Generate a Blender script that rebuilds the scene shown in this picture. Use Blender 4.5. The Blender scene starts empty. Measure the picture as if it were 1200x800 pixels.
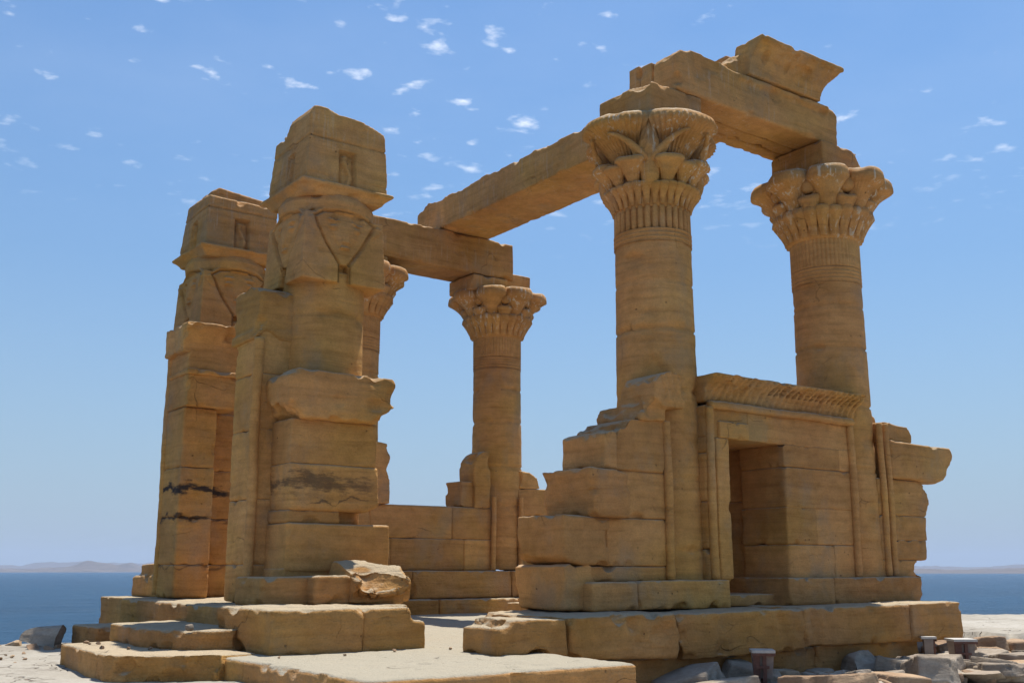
import bpy, math, random
import numpy as np
from math import sin, cos, pi, radians
from mathutils import Vector, Matrix

random.seed(7)
SC = bpy.context.scene

# ------------------------------------------------------------------ camera
# world axes: X runs along the long side of the kiosk, Y across it, Z = 0 at the camera's eye height
PITCH = math.atan(267/1261)
YAW = radians(53.6)
cam_d = bpy.data.cameras.new('camera'); cam = bpy.data.objects.new('camera', cam_d)
SC.collection.objects.link(cam); SC.camera = cam
cam_d.sensor_width = 36; cam_d.lens = 36*1261/1200
cam_d.clip_start = 0.1; cam_d.clip_end = 60000
fw = Vector((cos(YAW)*cos(PITCH), sin(YAW)*cos(PITCH), sin(PITCH)))
cam.location = (0, 0, 0)
cam.rotation_euler = fw.to_track_quat('-Z', 'Y').to_euler()

# ------------------------------------------------------------------ light
SUN_EL = radians(70); SUN_AZ = math.atan2(.47, .88)
SKY_STR = 0.10
w = bpy.data.worlds.new('World'); SC.world = w; w.use_nodes = True
nt = w.node_tree; nt.nodes.clear()
def wn(t, **k):
    n = nt.nodes.new(t)
    for a, b in k.items(): setattr(n, a, b)
    return n
def wmath(op, a, b=None, c=None, clamp=False):
    n = wn('ShaderNodeMath', operation=op); n.use_clamp = clamp
    for i, v in enumerate((a, b, c)):
        if v is None: continue
        if isinstance(v, (int, float)): n.inputs[i].default_value = v
        else: nt.links.new(v, n.inputs[i])
    return n.outputs[0]
sky = wn('ShaderNodeTexSky', sky_type='NISHITA', sun_disc=False, sun_elevation=SUN_EL,
         sun_rotation=pi/2 - SUN_AZ, altitude=200, air_density=1.35, dust_density=0.6, ozone_density=4.0)
tc = wn('ShaderNodeTexCoord')
sep = wn('ShaderNodeSeparateXYZ'); nt.links.new(tc.outputs['Generated'], sep.inputs[0])
zc = wmath('MAXIMUM', sep.outputs[2], 0.03)
px = wmath('DIVIDE', sep.outputs[0], zc); py = wmath('DIVIDE', sep.outputs[1], zc)
comb = wn('ShaderNodeCombineXYZ'); nt.links.new(px, comb.inputs[0]); nt.links.new(py, comb.inputs[1])
# small high clouds: cells with ragged edges, in patches
def wnoise(vec, scale, detail, rough=.5, off=(0, 0, 0)):
    m = wn('ShaderNodeMapping'); m.inputs['Location'].default_value = off
    nt.links.new(vec, m.inputs[0])
    n = wn('ShaderNodeTexNoise'); n.inputs['Scale'].default_value = scale
    n.inputs['Detail'].default_value = detail; n.inputs['Roughness'].default_value = rough
    nt.links.new(m.outputs[0], n.inputs['Vector']); return n.outputs[0]
n1 = wnoise(comb.outputs[0], 10.5, 4, .45)
n2 = wnoise(comb.outputs[0], 16, 5, .6, (3, 1, 0))
n3 = wnoise(comb.outputs[0], 1.1, 2, .5, (0.6, 2.2, 0))
s = wmath('ADD', wmath('MULTIPLY', n1, .72), wmath('MULTIPLY', n2, .28))
s = wmath('ADD', s, wmath('MULTIPLY', wmath('SUBTRACT', n3, .5), .30))
m = wmath('MULTIPLY', wmath('SUBTRACT', s, .572), 7.0, clamp=True)
m = wmath('POWER', m, 1.3)
el = wmath('MULTIPLY', wmath('SUBTRACT', sep.outputs[2], .27), 7.0, clamp=True)
m = wmath('MULTIPLY', wmath('MULTIPLY', m, el), .66)
veil = wmath('MULTIPLY', wmath('MULTIPLY', wnoise(comb.outputs[0], 1.6, 5, .6, (5, 5, 0)), .10), el)
m = wmath('MAXIMUM', m, veil)
hz = wmath('POWER', wmath('SUBTRACT', 1.0, wmath('MULTIPLY', wmath('MAXIMUM', sep.outputs[2], 0.0), 1.9), clamp=True), 1.7)
tint = wn('ShaderNodeMix', data_type='RGBA', blend_type='MULTIPLY'); tint.inputs[0].default_value = 1
nt.links.new(sky.outputs[0], tint.inputs[6]); tint.inputs[7].default_value = (.53, .76, .94, 1)
hmix = wn('ShaderNodeMix', data_type='RGBA'); nt.links.new(wmath('MULTIPLY', hz, .92), hmix.inputs[0])
nt.links.new(tint.outputs[2], hmix.inputs[6]); hmix.inputs[7].default_value = (2.95, 3.68, 4.8, 1)
mixc = wn('ShaderNodeMix', data_type='RGBA')
nt.links.new(m, mixc.inputs[0]); nt.links.new(hmix.outputs[2], mixc.inputs[6])
mixc.inputs[7].default_value = (9.5, 9.8, 10.2, 1)
bg = wn('ShaderNodeBackground'); bg.inputs[1].default_value = SKY_STR
nt.links.new(mixc.outputs[2], bg.inputs[0])
wo = wn('ShaderNodeOutputWorld'); nt.links.new(bg.outputs[0], wo.inputs[0])

sun_d = bpy.data.lights.new('sun', 'SUN'); sun = bpy.data.objects.new('sun', sun_d)
SC.collection.objects.link(sun)
sun_d.energy = 5.0; sun_d.angle = radians(.53); sun_d.color = (1.0, .95, .87)
sdir = Vector((cos(SUN_EL)*cos(SUN_AZ), cos(SUN_EL)*sin(SUN_AZ), sin(SUN_EL)))
sun.rotation_euler = sdir.to_track_quat('Z', 'Y').to_euler(); sun.location = (0, 0, 40)

SC.view_settings.view_transform = 'Standard'; SC.view_settings.look = 'None'
SC.view_settings.exposure = 0.47; SC.view_settings.gamma = 1
SC.render.engine = 'CYCLES'
SC.cycles.max_bounces = 6; SC.cycles.diffuse_bounces = 4

# ------------------------------------------------------------------ materials
class Mat:
    def __init__(s, name):
        s.m = bpy.data.materials.new(name); s.m.use_nodes = True
        s.t = s.m.node_tree; s.t.nodes.clear()
        s.out = s.n('ShaderNodeOutputMaterial'); s.b = s.n('ShaderNodeBsdfPrincipled')
        s.l(s.b.outputs[0], s.out.inputs[0])
        g = s.n('ShaderNodeNewGeometry'); s.pos = g.outputs['Position']
    def n(s, t, **k):
        x = s.t.nodes.new(t)
        for a, b in k.items(): setattr(x, a, b)
        return x
    def l(s, a, b): s.t.links.new(a, b)
    def math(s, op, a, b=None, clamp=False):
        n = s.n('ShaderNodeMath', operation=op); n.use_clamp = clamp
        for i, v in enumerate((a, b)):
            if v is None: continue
            if isinstance(v, (int, float)): n.inputs[i].default_value = v
            else: s.l(v, n.inputs[i])
        return n.outputs[0]
    def map(s, scale=(1, 1, 1), loc=(0, 0, 0), vec=None):
        m = s.n('ShaderNodeMapping'); m.inputs['Scale'].default_value = scale; m.inputs['Location'].default_value = loc
        s.l(vec or s.pos, m.inputs[0]); return m.outputs[0]
    def noise(s, vec, scale, detail=4, rough=.55, dist=0):
        n = s.n('ShaderNodeTexNoise'); n.inputs['Scale'].default_value = scale
        n.inputs['Detail'].default_value = detail; n.inputs['Roughness'].default_value = rough
        n.inputs['Distortion'].default_value = dist
        s.l(vec, n.inputs['Vector']); return n.outputs[0]
    def ramp(s, f, stops):
        r = s.n('ShaderNodeValToRGB'); e = r.color_ramp.elements
        while len(e) > 1: e.remove(e[-1])
        e[0].position = stops[0][0]; e[0].color = (*stops[0][1], 1)
        for p, c in stops[1:]:
            x = e.new(p); x.color = (*c, 1)
        s.l(f, r.inputs[0]); return r.outputs[0]
    def mix(s, f, a, b, mode='MIX'):
        n = s.n('ShaderNodeMix', data_type='RGBA', blend_type=mode)
        for i, v in ((0, f), (6, a), (7, b)):
            if isinstance(v, (int, float)): n.inputs[i].default_value = v
            elif isinstance(v, tuple): n.inputs[i].default_value = (*v, 1)
            else: s.l(v, n.inputs[i])
        return n.outputs[2]
    def attr(s, name):
        n = s.n('ShaderNodeAttribute'); n.attribute_name = name; return n.outputs['Fac']
    def thr(s, v, a, b):
        n = s.n('ShaderNodeMapRange'); n.interpolation_type = 'SMOOTHSTEP'
        n.inputs[1].default_value = a; n.inputs[2].default_value = b; s.l(v, n.inputs[0]); return n.outputs[0]
    def bump(s, h, dist, strength=1, prev=None):
        b = s.n('ShaderNodeBump'); b.inputs['Distance'].default_value = dist; b.inputs['Strength'].default_value = strength
        s.l(h, b.inputs['Height'])
        if prev: s.l(prev, b.inputs['Normal'])
        return b.outputs[0]

def sandstone(name, droppings=0.0, stains=(), light=1.25, rough_b=1.0, dust_sunlit=.6, dust_sunlit_col=(.40, .35, .25)):
    M = Mat(name)
    big = M.noise(M.map((.9, .9, 1.3)), 1.0, 5, .6, .4)
    k = light
    col = M.ramp(big, [(.25, (.315*k, .157*k, .053*k)), (.42, (.388*k, .199*k, .068*k)), (.58, (.442*k, .233*k, .083*k)), (.78, (.505*k, .288*k, .110*k))])
    # per-block tone
    t = M.attr('tone')
    col = M.mix(1.0, col, M.ramp(t, [(0, (.74, .72, .68)), (.5, (1, 1, 1)), (1, (1.15, 1.17, 1.19))]), 'MULTIPLY')
    # bedding: thin horizontal bands, gently wavy
    wv = M.n('ShaderNodeVectorMath', operation='ADD')
    M.l(M.map((.5, .5, 9)), wv.inputs[0])
    wn_ = M.n('ShaderNodeTexNoise'); wn_.inputs['Scale'].default_value = 1.3; M.l(M.pos, wn_.inputs['Vector'])
    M.l(wn_.outputs['Color'], wv.inputs[1])
    bed = M.noise(wv.outputs[0], 1.7, 6, .65)
    col = M.mix(.8, col, M.ramp(bed, [(.3, (.74, .70, .66)), (.5, (1, 1, 1)), (.72, (1.14, 1.12, 1.08))]), 'MULTIPLY')
    mott = M.noise(M.pos, 7, 6, .7)
    col = M.mix(.8, col, M.ramp(mott, [(.3, (.80, .79, .76)), (.52, (1, 1, 1)), (.7, (1.15, 1.14, 1.10))]), 'MULTIPLY')
    # greyish weathered patina
    pat = M.thr(M.noise(M.map((1, 1, .7), (9, 4, 1)), 1.7, 5, .6), .52, .7)
    col = M.mix(M.math('MULTIPLY', pat, .5), col, (.33, .235, .145))
    hue = M.noise(M.map((1, 1, 1), (3, 7, 2)), .75, 3, .5)
    col = M.mix(.9, col, M.ramp(hue, [(.34, (1.03, .98, 1.02)), (.5, (1, 1, 1)), (.66, (.98, 1.01, .80))]), 'MULTIPLY')
    # upward faces: dusty bleached crust, plus sunlit whiteness painted into the colour
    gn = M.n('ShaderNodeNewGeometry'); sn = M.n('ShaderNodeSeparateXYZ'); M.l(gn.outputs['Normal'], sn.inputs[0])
    df = M.math('MULTIPLY', M.thr(M.math('ADD', sn.outputs[2], M.math('MULTIPLY', M.math('SUBTRACT', mott, .5), .5)), .45, .85), dust_sunlit)
    col = M.mix(df, col, dust_sunlit_col)
    sp = M.noise(M.pos, 60, 3, .6)
    col = M.mix(.6, col, M.ramp(sp, [(.3, (.82, .82, .82)), (.6, (1.08, 1.08, 1.08))]), 'MULTIPLY')
    # hairline cracks
    nzc = M.n('ShaderNodeTexNoise'); nzc.inputs['Scale'].default_value = 1.1; nzc.inputs['Detail'].default_value = 3; M.l(M.pos, nzc.inputs['Vector'])
    vac = M.n('ShaderNodeVectorMath', operation='ADD'); M.l(M.map((.55, .55, 1.1)), vac.inputs[0]); M.l(nzc.outputs['Color'], vac.inputs[1])
    voc = M.n('ShaderNodeTexVoronoi'); voc.feature = 'DISTANCE_TO_EDGE'; voc.inputs['Scale'].default_value = 1.25; M.l(vac.outputs[0], voc.inputs['Vector'])
    crk = M.math('MULTIPLY', M.thr(voc.outputs['Distance'], .008, .001), M.thr(M.noise(M.map((1, 1, 1), (2, 8, 5)), 1.3, 3), .57, .66))
    col = M.mix(M.math('MULTIPLY', crk, .28), col, (.09, .055, .03))
    # pits
    vor = M.n('ShaderNodeTexVoronoi'); vor.inputs['Scale'].default_value = 9; M.l(M.pos, vor.inputs['Vector'])
    pits = M.math('MULTIPLY', M.thr(vor.outputs['Distance'], .13, .05), M.thr(M.noise(M.pos, 2.3, 2), .55, .65))
    col = M.mix(M.math('MULTIPLY', pits, .6), col, (.08, .05, .03))
    if droppings:
        d = M.noise(M.map((22, 22, 1.6)), 1.0, 4, .6)
        d2 = M.noise(M.pos, 2.0, 3, .5)
        f = M.math('MULTIPLY', M.thr(d, .55, .62), M.thr(d2, .42, .58))
        col = M.mix(M.math('MULTIPLY', f, droppings), col, (.62, .56, .44))
    sx = M.n('ShaderNodeSeparateXYZ'); M.l(M.pos, sx.inputs[0])
    for (zc_, hw, x0, x1, y0, y1, stren) in stains:
        wz = M.math('ADD', sx.outputs[2], M.math('MULTIPLY', M.math('SUBTRACT', M.noise(M.map((2.2, 2.2, 2)), 1.5, 4), .5), .28))
        a = M.math('SUBTRACT', 1.0, M.math('DIVIDE', M.math('ABSOLUTE', M.math('SUBTRACT', wz, zc_)), hw))
        f = M.thr(M.math('ADD', a, M.math('MULTIPLY', M.math('SUBTRACT', M.noise(M.map((3, 3, 11)), 1.6, 6, .7), .5), 2.6)), .35, .95)
        for so, lo, hi in ((sx.outputs[0], x0, x1), (sx.outputs[1], y0, y1)):
            f = M.math('MULTIPLY', f, M.math('MULTIPLY', M.thr(so, lo-.08, lo+.08), M.thr(so, hi+.08, hi-.08)))
        col = M.mix(M.math('MULTIPLY', f, stren), col, (.028, .026, .03))
    M.l(col, M.b.inputs['Base Color'])
    M.b.inputs['Roughness'].default_value = .93
    M.b.inputs['Specular IOR Level'].default_value = .15
    nb = M.bump(bed, .030*rough_b, .6)
    nb = M.bump(mott, .034*rough_b, .6, nb)
    nb = M.bump(M.noise(M.pos, 34, 5, .75), .010*rough_b, .8, nb)
    nb = M.bump(M.math('SUBTRACT', 1.0, M.math('MAXIMUM', pits, crk)), .015, .8, nb)
    M.l(nb, M.b.inputs['Normal'])
    return M.m

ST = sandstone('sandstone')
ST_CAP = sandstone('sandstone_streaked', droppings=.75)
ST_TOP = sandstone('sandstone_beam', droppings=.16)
ST_BASE = sandstone('sandstone_base', light=1.12, rough_b=1.7, dust_sunlit=.8)
ST_SLAB = sandstone('sandstone_pavement', light=1.2, rough_b=1.3, dust_sunlit=.95, dust_sunlit_col=(.335, .305, .235))
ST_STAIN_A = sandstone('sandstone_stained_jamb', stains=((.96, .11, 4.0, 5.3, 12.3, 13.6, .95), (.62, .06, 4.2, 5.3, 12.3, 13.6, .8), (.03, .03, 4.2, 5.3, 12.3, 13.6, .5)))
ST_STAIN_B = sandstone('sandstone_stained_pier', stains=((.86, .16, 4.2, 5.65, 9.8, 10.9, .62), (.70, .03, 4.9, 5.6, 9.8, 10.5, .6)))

def rockmat(name, dark, mid, lite):
    M = Mat(name)
    f = M.noise(M.map((1, 1, 2.6)), 1.6, 7, .62, .5)
    col = M.ramp(f, [(.3, dark), (.5, mid), (.72, lite)])
    t = M.attr('tone')
    col = M.mix(1.0, col, M.ramp(t, [(0, (.72, .70, .70)), (.5, (1, 1, 1)), (1, (1.12, 1.1, 1.05))]), 'MULTIPLY')
    sp = M.noise(M.pos, 30, 5, .7)
    col = M.mix(.7, col, M.ramp(sp, [(.3, (.75, .75, .76)), (.6, (1.1, 1.1, 1.1))]), 'MULTIPLY')
    M.l(col, M.b.inputs['Base Color']); M.b.inputs['Roughness'].default_value = .9
    M.b.inputs['Specular IOR Level'].default_value = .2
    nb = M.bump(M.noise(M.map((1, 1, 6)), 3.0, 6, .65), .03, .7)
    nb = M.bump(sp, .008, .8, nb)
    M.l(nb, M.b.inputs['Normal']); return M.m
ROCK_G = rockmat('grey_rock', (.15, .12, .09), (.30, .245, .185), (.44, .385, .31))
ROCK_B = rockmat('brown_rock', (.16, .10, .06), (.30, .20, .125), (.42, .31, .20))

def paving():
    M = Mat('pale_bedrock')
    f = M.noise(M.pos, .7, 6, .6)
    col = M.ramp(f, [(.3, (.245, .215, .175)), (.5, (.32, .29, .24)), (.7, (.38, .35, .30))])
    sp = M.noise(M.pos, 18, 6, .7)
    col = M.mix(.8, col, M.ramp(sp, [(.3, (.8, .79, .76)), (.6, (1.08, 1.08, 1.08))]), 'MULTIPLY')
    nz = M.n('ShaderNodeTexNoise'); nz.inputs['Scale'].default_value = 2.5; M.l(M.pos, nz.inputs['Vector'])
    va = M.n('ShaderNodeVectorMath', operation='ADD'); M.l(M.map((1.3, .55, .0)), va.inputs[0]); M.l(nz.outputs['Color'], va.inputs[1])
    vo = M.n('ShaderNodeTexVoronoi'); vo.feature = 'DISTANCE_TO_EDGE'; vo.inputs['Scale'].default_value = 1.5
    M.l(va.outputs[0], vo.inputs['Vector'])
    cr = M.math('MULTIPLY', M.thr(vo.outputs['Distance'], .016, .002), M.thr(M.noise(M.pos, 2.1, 3), .48, .58))
    col = M.mix(M.math('MULTIPLY', cr, .8), col, (.14, .10, .07))
    M.l(col, M.b.inputs['Base Color']); M.b.inputs['Roughness'].default_value = .92
    M.b.inputs['Specular IOR Level'].default_value = .15
    nb = M.bump(M.math('SUBTRACT', 1.0, cr), .03, 1)
    nb = M.bump(sp, .012, .7, nb); M.l(nb, M.b.inputs['Normal']); return M.m
PALE = paving()

def plain(name, c, rough=.6, var=.15):
    M = Mat(name)
    f = M.noise(M.pos, 14, 5, .7)
    lo = tuple(x*(1-var) for x in c); hi = tuple(min(1, x*(1+var)) for x in c)
    M.l(M.ramp(f, [(.35, lo), (.65, hi)]), M.b.inputs['Base Color']); M.b.inputs['Roughness'].default_value = rough
    return M.m
WHITE = plain('weathered_white_paint', (.46, .43, .38), .6)
RUST = plain('rusty_brown_paint', (.13, .055, .035), .75, .35)
GREYP = plain('grey_brown_housing', (.24, .19, .155), .7, .2)

# ------------------------------------------------------------------ numpy noise
def _hash(ix, iy, iz, seed):
    h = (ix*374761393 + iy*668265263 + iz*2147483647 + seed*1274126177) & 0xffffffff
    h = ((h ^ (h >> 13))*1274126177) & 0xffffffff
    h = ((h ^ (h >> 16))*2246822519) & 0xffffffff
    return ((h ^ (h >> 15)) & 0xffffff)/float(0xffffff)
def vnoise(P, seed=0):
    P = np.asarray(P, float); I = np.floor(P).astype(np.int64); f = P-I; f = f*f*(3-2*f)
    r = 0
    for dx in (0, 1):
        wx = f[:, 0] if dx else 1-f[:, 0]
        for dy in (0, 1):
            wy = f[:, 1] if dy else 1-f[:, 1]
            for dz in (0, 1):
                wz = f[:, 2] if dz else 1-f[:, 2]
                r = r + wx*wy*wz*_hash(I[:, 0]+dx, I[:, 1]+dy, I[:, 2]+dz, seed)
    return r*2-1
def fbm(P, scale, octv=4, seed=0, rough=.5):
    P = np.asarray(P)*scale; a = 1.; s_ = 0; tot = 0
    for o in range(octv):
        s_ = s_ + a*vnoise(P+17.3*o, seed+o); tot += a; a *= rough; P = P*2.03
    return s_/tot

# ------------------------------------------------------------------ solids -> (verts, faces)
def prism(poly, axis, a, b, tilt=None):
    """poly in the two remaining axes (order kept), extruded a..b along axis 0/1/2"""
    n = len(poly); V = []
    for t in (a, b):
        for p in poly:
            if axis == 0: V.append((t, p[0], p[1]))
            elif axis == 1: V.append((p[0], t, p[1]))
            else: V.append((p[0], p[1], t))
    F = [tuple(range(n)), tuple(range(2*n-1, n-1, -1))] + [(i, (i+1) % n, n+(i+1) % n, n+i) for i in range(n)]
    return V, F
def box(x0, x1, y0, y1, z0, z1):
    return prism([(x0, y0), (x1, y0), (x1, y1), (x0, y1)], 2, z0, z1)
def hexa(b, t):
    """b, t: 4 bottom and 4 top points"""
    V = list(b)+list(t)
    return V, [(3, 2, 1, 0), (4, 5, 6, 7)]+[(i, (i+1) % 4, 4+(i+1) % 4, 4+i) for i in range(4)]
def lathe(cx, cy, prof, n=48, fr=None, ang0=0, caps=True):
    V = []; F = []
    for z, r in prof:
        for i in range(n):
            a = ang0+2*pi*i/n; rr = r if fr is None else fr(r, a, z)
            V.append((cx+rr*cos(a), cy+rr*sin(a), z))
    for j in range(len(prof)-1):
        for i in range(n):
            F.append((j*n+i, j*n+(i+1) % n, (j+1)*n+(i+1) % n, (j+1)*n+i))
    if caps:
        F.append(tuple(range(n-1, -1, -1))); F.append(tuple(range((len(prof)-1)*n, len(prof)*n)))
    return V, F
def ellip(cx, cy, cz, rx, ry, rz, n=16, m=10):
    V = [(cx, cy, cz-rz)]; F = []
    for j in range(1, m):
        t = -pi/2+pi*j/m
        for i in range(n):
            a = 2*pi*i/n; V.append((cx+rx*cos(t)*cos(a), cy+ry*cos(t)*sin(a), cz+rz*sin(t)))
    V.append((cx, cy, cz+rz)); L = len(V)-1
    for i in range(n):
        F.append((0, 1+(i+1) % n, 1+i)); F.append((L, L-n+i, L-n+(i+1) % n))
    for j in range(m-2):
        for i in range(n):
            a = 1+j*n+i; b = 1+j*n+(i+1) % n; F.append((a, b, b+n, a+n))
    return V, F
def tube(pts, rad, n=10):
    V = []; F = []; P = [Vector(p) for p in pts]
    for k, p in enumerate(P):
        d = (P[min(k+1, len(P)-1)]-P[max(k-1, 0)]).normalized()
        up = Vector((0, 0, 1)) if abs(d.z) < .9 else Vector((1, 0, 0))
        a = d.cross(up).normalized(); b = d.cross(a)
        r = rad[k] if isinstance(rad, (list, tuple)) else rad
        for i in range(n):
            t = 2*pi*i/n; V.append(tuple(p+a*cos(t)*r+b*sin(t)*r))
    for j in range(len(P)-1):
        for i in range(n):
            F.append((j*n+i, j*n+(i+1) % n, (j+1)*n+(i+1) % n, (j+1)*n+i))
    F.append(tuple(range(n-1, -1, -1))); F.append(tuple(range((len(P)-1)*n, len(P)*n)))
    return V, F
def join(*parts):
    V = []; F = []
    for v, f in parts:
        o = len(V); V += [tuple(x) for x in v]; F += [tuple(i+o for i in q) for q in f]
    return V, F

_tmp = bpy.data.meshes.new('tmp'); _to = bpy.data.objects.new('tmp', _tmp)
SC.collection.objects.link(_to)
_rm = _to.modifiers.new('r', 'REMESH'); _rm.mode = 'VOXEL'
def voxel(solid, size):
    """fuse the overlapping solids into one closed skin"""
    _tmp.clear_geometry(); _tmp.from_pydata(solid[0], [], solid[1]); _tmp.update()
    _rm.voxel_size = size; _rm.adaptivity = 0
    dg = bpy.context.evaluated_depsgraph_get(); dg.update()
    me = _to.evaluated_get(dg).to_mesh()
    n = len(me.vertices); V = np.empty(n*3); me.vertices.foreach_get('co', V); V = V.reshape(-1, 3)
    m_ = len(me.polygons); L = np.empty(len(me.loops), int); me.loops.foreach_get('vertex_index', L)
    F = L.reshape(m_, 4) if len(L) == 4*m_ else [tuple(p.vertices) for p in me.polygons]
    F = np.asarray(F) if len(L) == 4*m_ else F
    _to.evaluated_get(dg).to_mesh_clear()
    return V, F
def normals(V, F):
    a = V[F[:, 2]]-V[F[:, 0]]; b = V[F[:, 3]]-V[F[:, 1]]; n = np.cross(a, b)
    N = np.zeros_like(V)
    for k in range(4): np.add.at(N, F[:, k], n)
    l = np.linalg.norm(N, axis=1); l[l == 0] = 1
    return N/l[:, None]
def smooth(V, F, it, w_):
    E = np.concatenate([F[:, [0, 1]], F[:, [1, 2]], F[:, [2, 3]], F[:, [3, 0]]])
    cnt = np.zeros(len(V)); np.add.at(cnt, E[:, 0], 1); np.add.at(cnt, E[:, 1], 1); cnt[cnt == 0] = 1
    for _ in range(it):
        S = np.zeros_like(V); np.add.at(S, E[:, 0], V[E[:, 1]]); np.add.at(S, E[:, 1], V[E[:, 0]])
        V = V+(S/cnt[:, None]-V)*w_[:, None]
    return V
class Geo:
    """collects finished stone skins, each with its own tone"""
    def __init__(s): s.V = []; s.F = []; s.T = []; s.n = 0
    def add(s, V, F, tone=.5):
        V = np.asarray(V, float); s.V.append(V); s.F += [tuple(int(i)+s.n for i in q) for q in F]
        s.T.append(np.full(len(V), tone)); s.n += len(V); return s
    def shift(s, d):
        s.V = [v+np.asarray(d) for v in s.V]; return s
SEED = [10]
def stone(g, solid, vox=.03, amp=.010, wear=5, bed=.005, tone=None, carve=None, lump=.0, chips=1.0):
    SEED[0] += 1; sd = SEED[0]; vox = vox*.75 if vox > .0205 else vox
    V, F = voxel(solid, vox)
    if not isinstance(F, np.ndarray): 
        g.add(V, F); return g
    wn1 = np.clip(.35+1.5*fbm(V, 2.6, 3, sd), .04, 1.0)
    V = smooth(V, F, max(1 if wear else 0, int(round(wear*.008/vox))), wn1*.8)
    N = normals(V, F)
    if chips:
        idx = np.where(np.abs(N).max(1) < .86)[0]; rg = np.random.default_rng(sd)
        if len(idx):
            for _ in range(int(len(idx)*vox/2/.30*chips)+1):
                p = V[rg.choice(idx)]; i = rg.choice(idx); p = V[i].copy(); d = N[i]+rg.normal(0, .28, 3); d /= np.linalg.norm(d)
                R_ = rg.uniform(.025, .04+.013*wear)*(1.7 if rg.random() < .10 else 1)
                q = V-p; m_ = np.einsum('ij,ij->i', q, q)*np.array(1/R_**2)
                k_ = m_ < 1
                ex = np.clip(q[k_]@d+R_*rg.uniform(.2, .42)*(1-m_[k_]), 0, None); V[k_] -= ex[:, None]*d
        N = normals(V, F)
    if carve is not None: V = V+carve(V, N)
    d = amp*.9*fbm(V, 2.2, 4, sd+50, .55) + bed*fbm(V*np.array([.6, .6, 7.]), 2.0, 3, sd+90) + amp*.5*fbm(V, 11, 3, sd+9)
    if lump: d = d+lump*fbm(V, 1.3, 2, sd+200)
    # chips: bites taken where the noise peaks
    ch = fbm(V, 3.4, 2, sd+140); d = d-np.clip(ch-.42, 0, 1)*amp*9
    V = V+N*d[:, None]
    g.add(V, F, random.uniform(.15, .85) if tone is None else tone)
    return g

# ------------------------------------------------------------------ linking
def mesh_obj(name, g, mat, base=(0, 0, 0), parent=None, sm=True):
    V = np.concatenate(g.V)-np.asarray(base, float); T = np.concatenate(g.T)
    me = bpy.data.meshes.new(name); me.from_pydata(V.tolist(), [], g.F); me.update()
    at = me.attributes.new('tone', 'FLOAT', 'POINT'); at.data.foreach_set('value', T.astype(np.float32))
    if sm: me.polygons.foreach_set('use_smooth', [True]*len(me.polygons))
    me.materials.append(mat)
    o = bpy.data.objects.new(name, me); SC.collection.objects.link(o)
    if parent: o.parent = parent
    else: o.location = base
    return o
def tag(o, label=None, cat=None, group=None, kind=None):
    if label: o['label'] = label
    if cat: o['category'] = cat
    if group: o['group'] = group
    if kind: o['kind'] = kind
    return o
class Thing:
    def __init__(s, name, base, label, cat, group=None):
        s.o = bpy.data.objects.new(name, None); s.o.empty_display_size = .2
        SC.collection.objects.link(s.o); s.o.location = base; s.base = base
        tag(s.o, label, cat, group, 'thing')
    def part(s, name, g, mat, parent=None, label=None, sm=True):
        o = mesh_obj(name, g, mat, s.base, parent or s.o, sm)
        if label: o['label'] = label
        return o
def solo(name, g, mat, base, label, cat, group=None, sm=True):
    return tag(mesh_obj(name, g, mat, base, None, sm), label, cat, group, 'thing')
def G(solid, tone=.5): return Geo().add(*solid, tone=tone)

# ================================================================== SETTING
# island rock
def interp(x, xs, ys): return np.interp(x, xs, ys)
def island():
    xs = np.arange(-14, 31, .16); ys = np.arange(-10, 24, .16)
    X, Y = np.meshgrid(xs, ys, indexing='ij'); P = np.stack([X.ravel(), Y.ravel(), np.zeros(X.size)], 1)
    x, y = P[:, 0], P[:, 1]
    h = np.full(len(P), -.86)
    front = np.clip((x-5.2)/1.6, 0, 1)*np.clip((9.5-y)/1.2, 0, 1)          # rocky hollow before the plinth
    h -= .27*front
    # flat ledge to the right
    ledge = ((x > 12.9+.25*fbm(P, .8, 2, 5)) & (x+.55*y > 18.3+.6*fbm(P, .7, 3, 3)))
    h = np.where(ledge, -.80, h-.12*np.clip((x-12)/2, 0, 1))
    r = np.hypot(x-2, y-2); h -= np.clip((6.5-np.hypot(x, y))/5, 0, 1)**1.2*.8
    h += .035*fbm(P, .9, 4, 1)+.012*fbm(P, 5, 3, 2)
    h += front*.10*fbm(P*np.array([1, 1, 1]), 1.6, 4, 8)
    # shore
    edge_y = np.where(x < 4.0, 13.9, np.minimum(13.9+(x-4.0)*3.2, 19.0))
    e = np.maximum(y-edge_y, (x+1.25*y)-33.6)+.45*fbm(P, .6, 4, 4)
    e = np.maximum(e, np.maximum(-x-10, -y-7))
    drop = np.clip(e, 0, 3)
    h -= np.where(drop > 0, .15+drop*2.9*(1+.4*fbm(P, 1.5, 3, 6)), 0)
    P[:, 2] = h
    nx, ny = len(xs), len(ys)
    i, j = np.meshgrid(np.arange(nx-1), np.arange(ny-1), indexing='ij'); a = (i*ny+j).ravel()
    F = np.stack([a, a+ny, a+ny+1, a+1], 1)
    g = Geo(); g.add(P, F, .5)
    return tag(mesh_obj('ground', g, PALE), kind='structure')
island()

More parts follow.
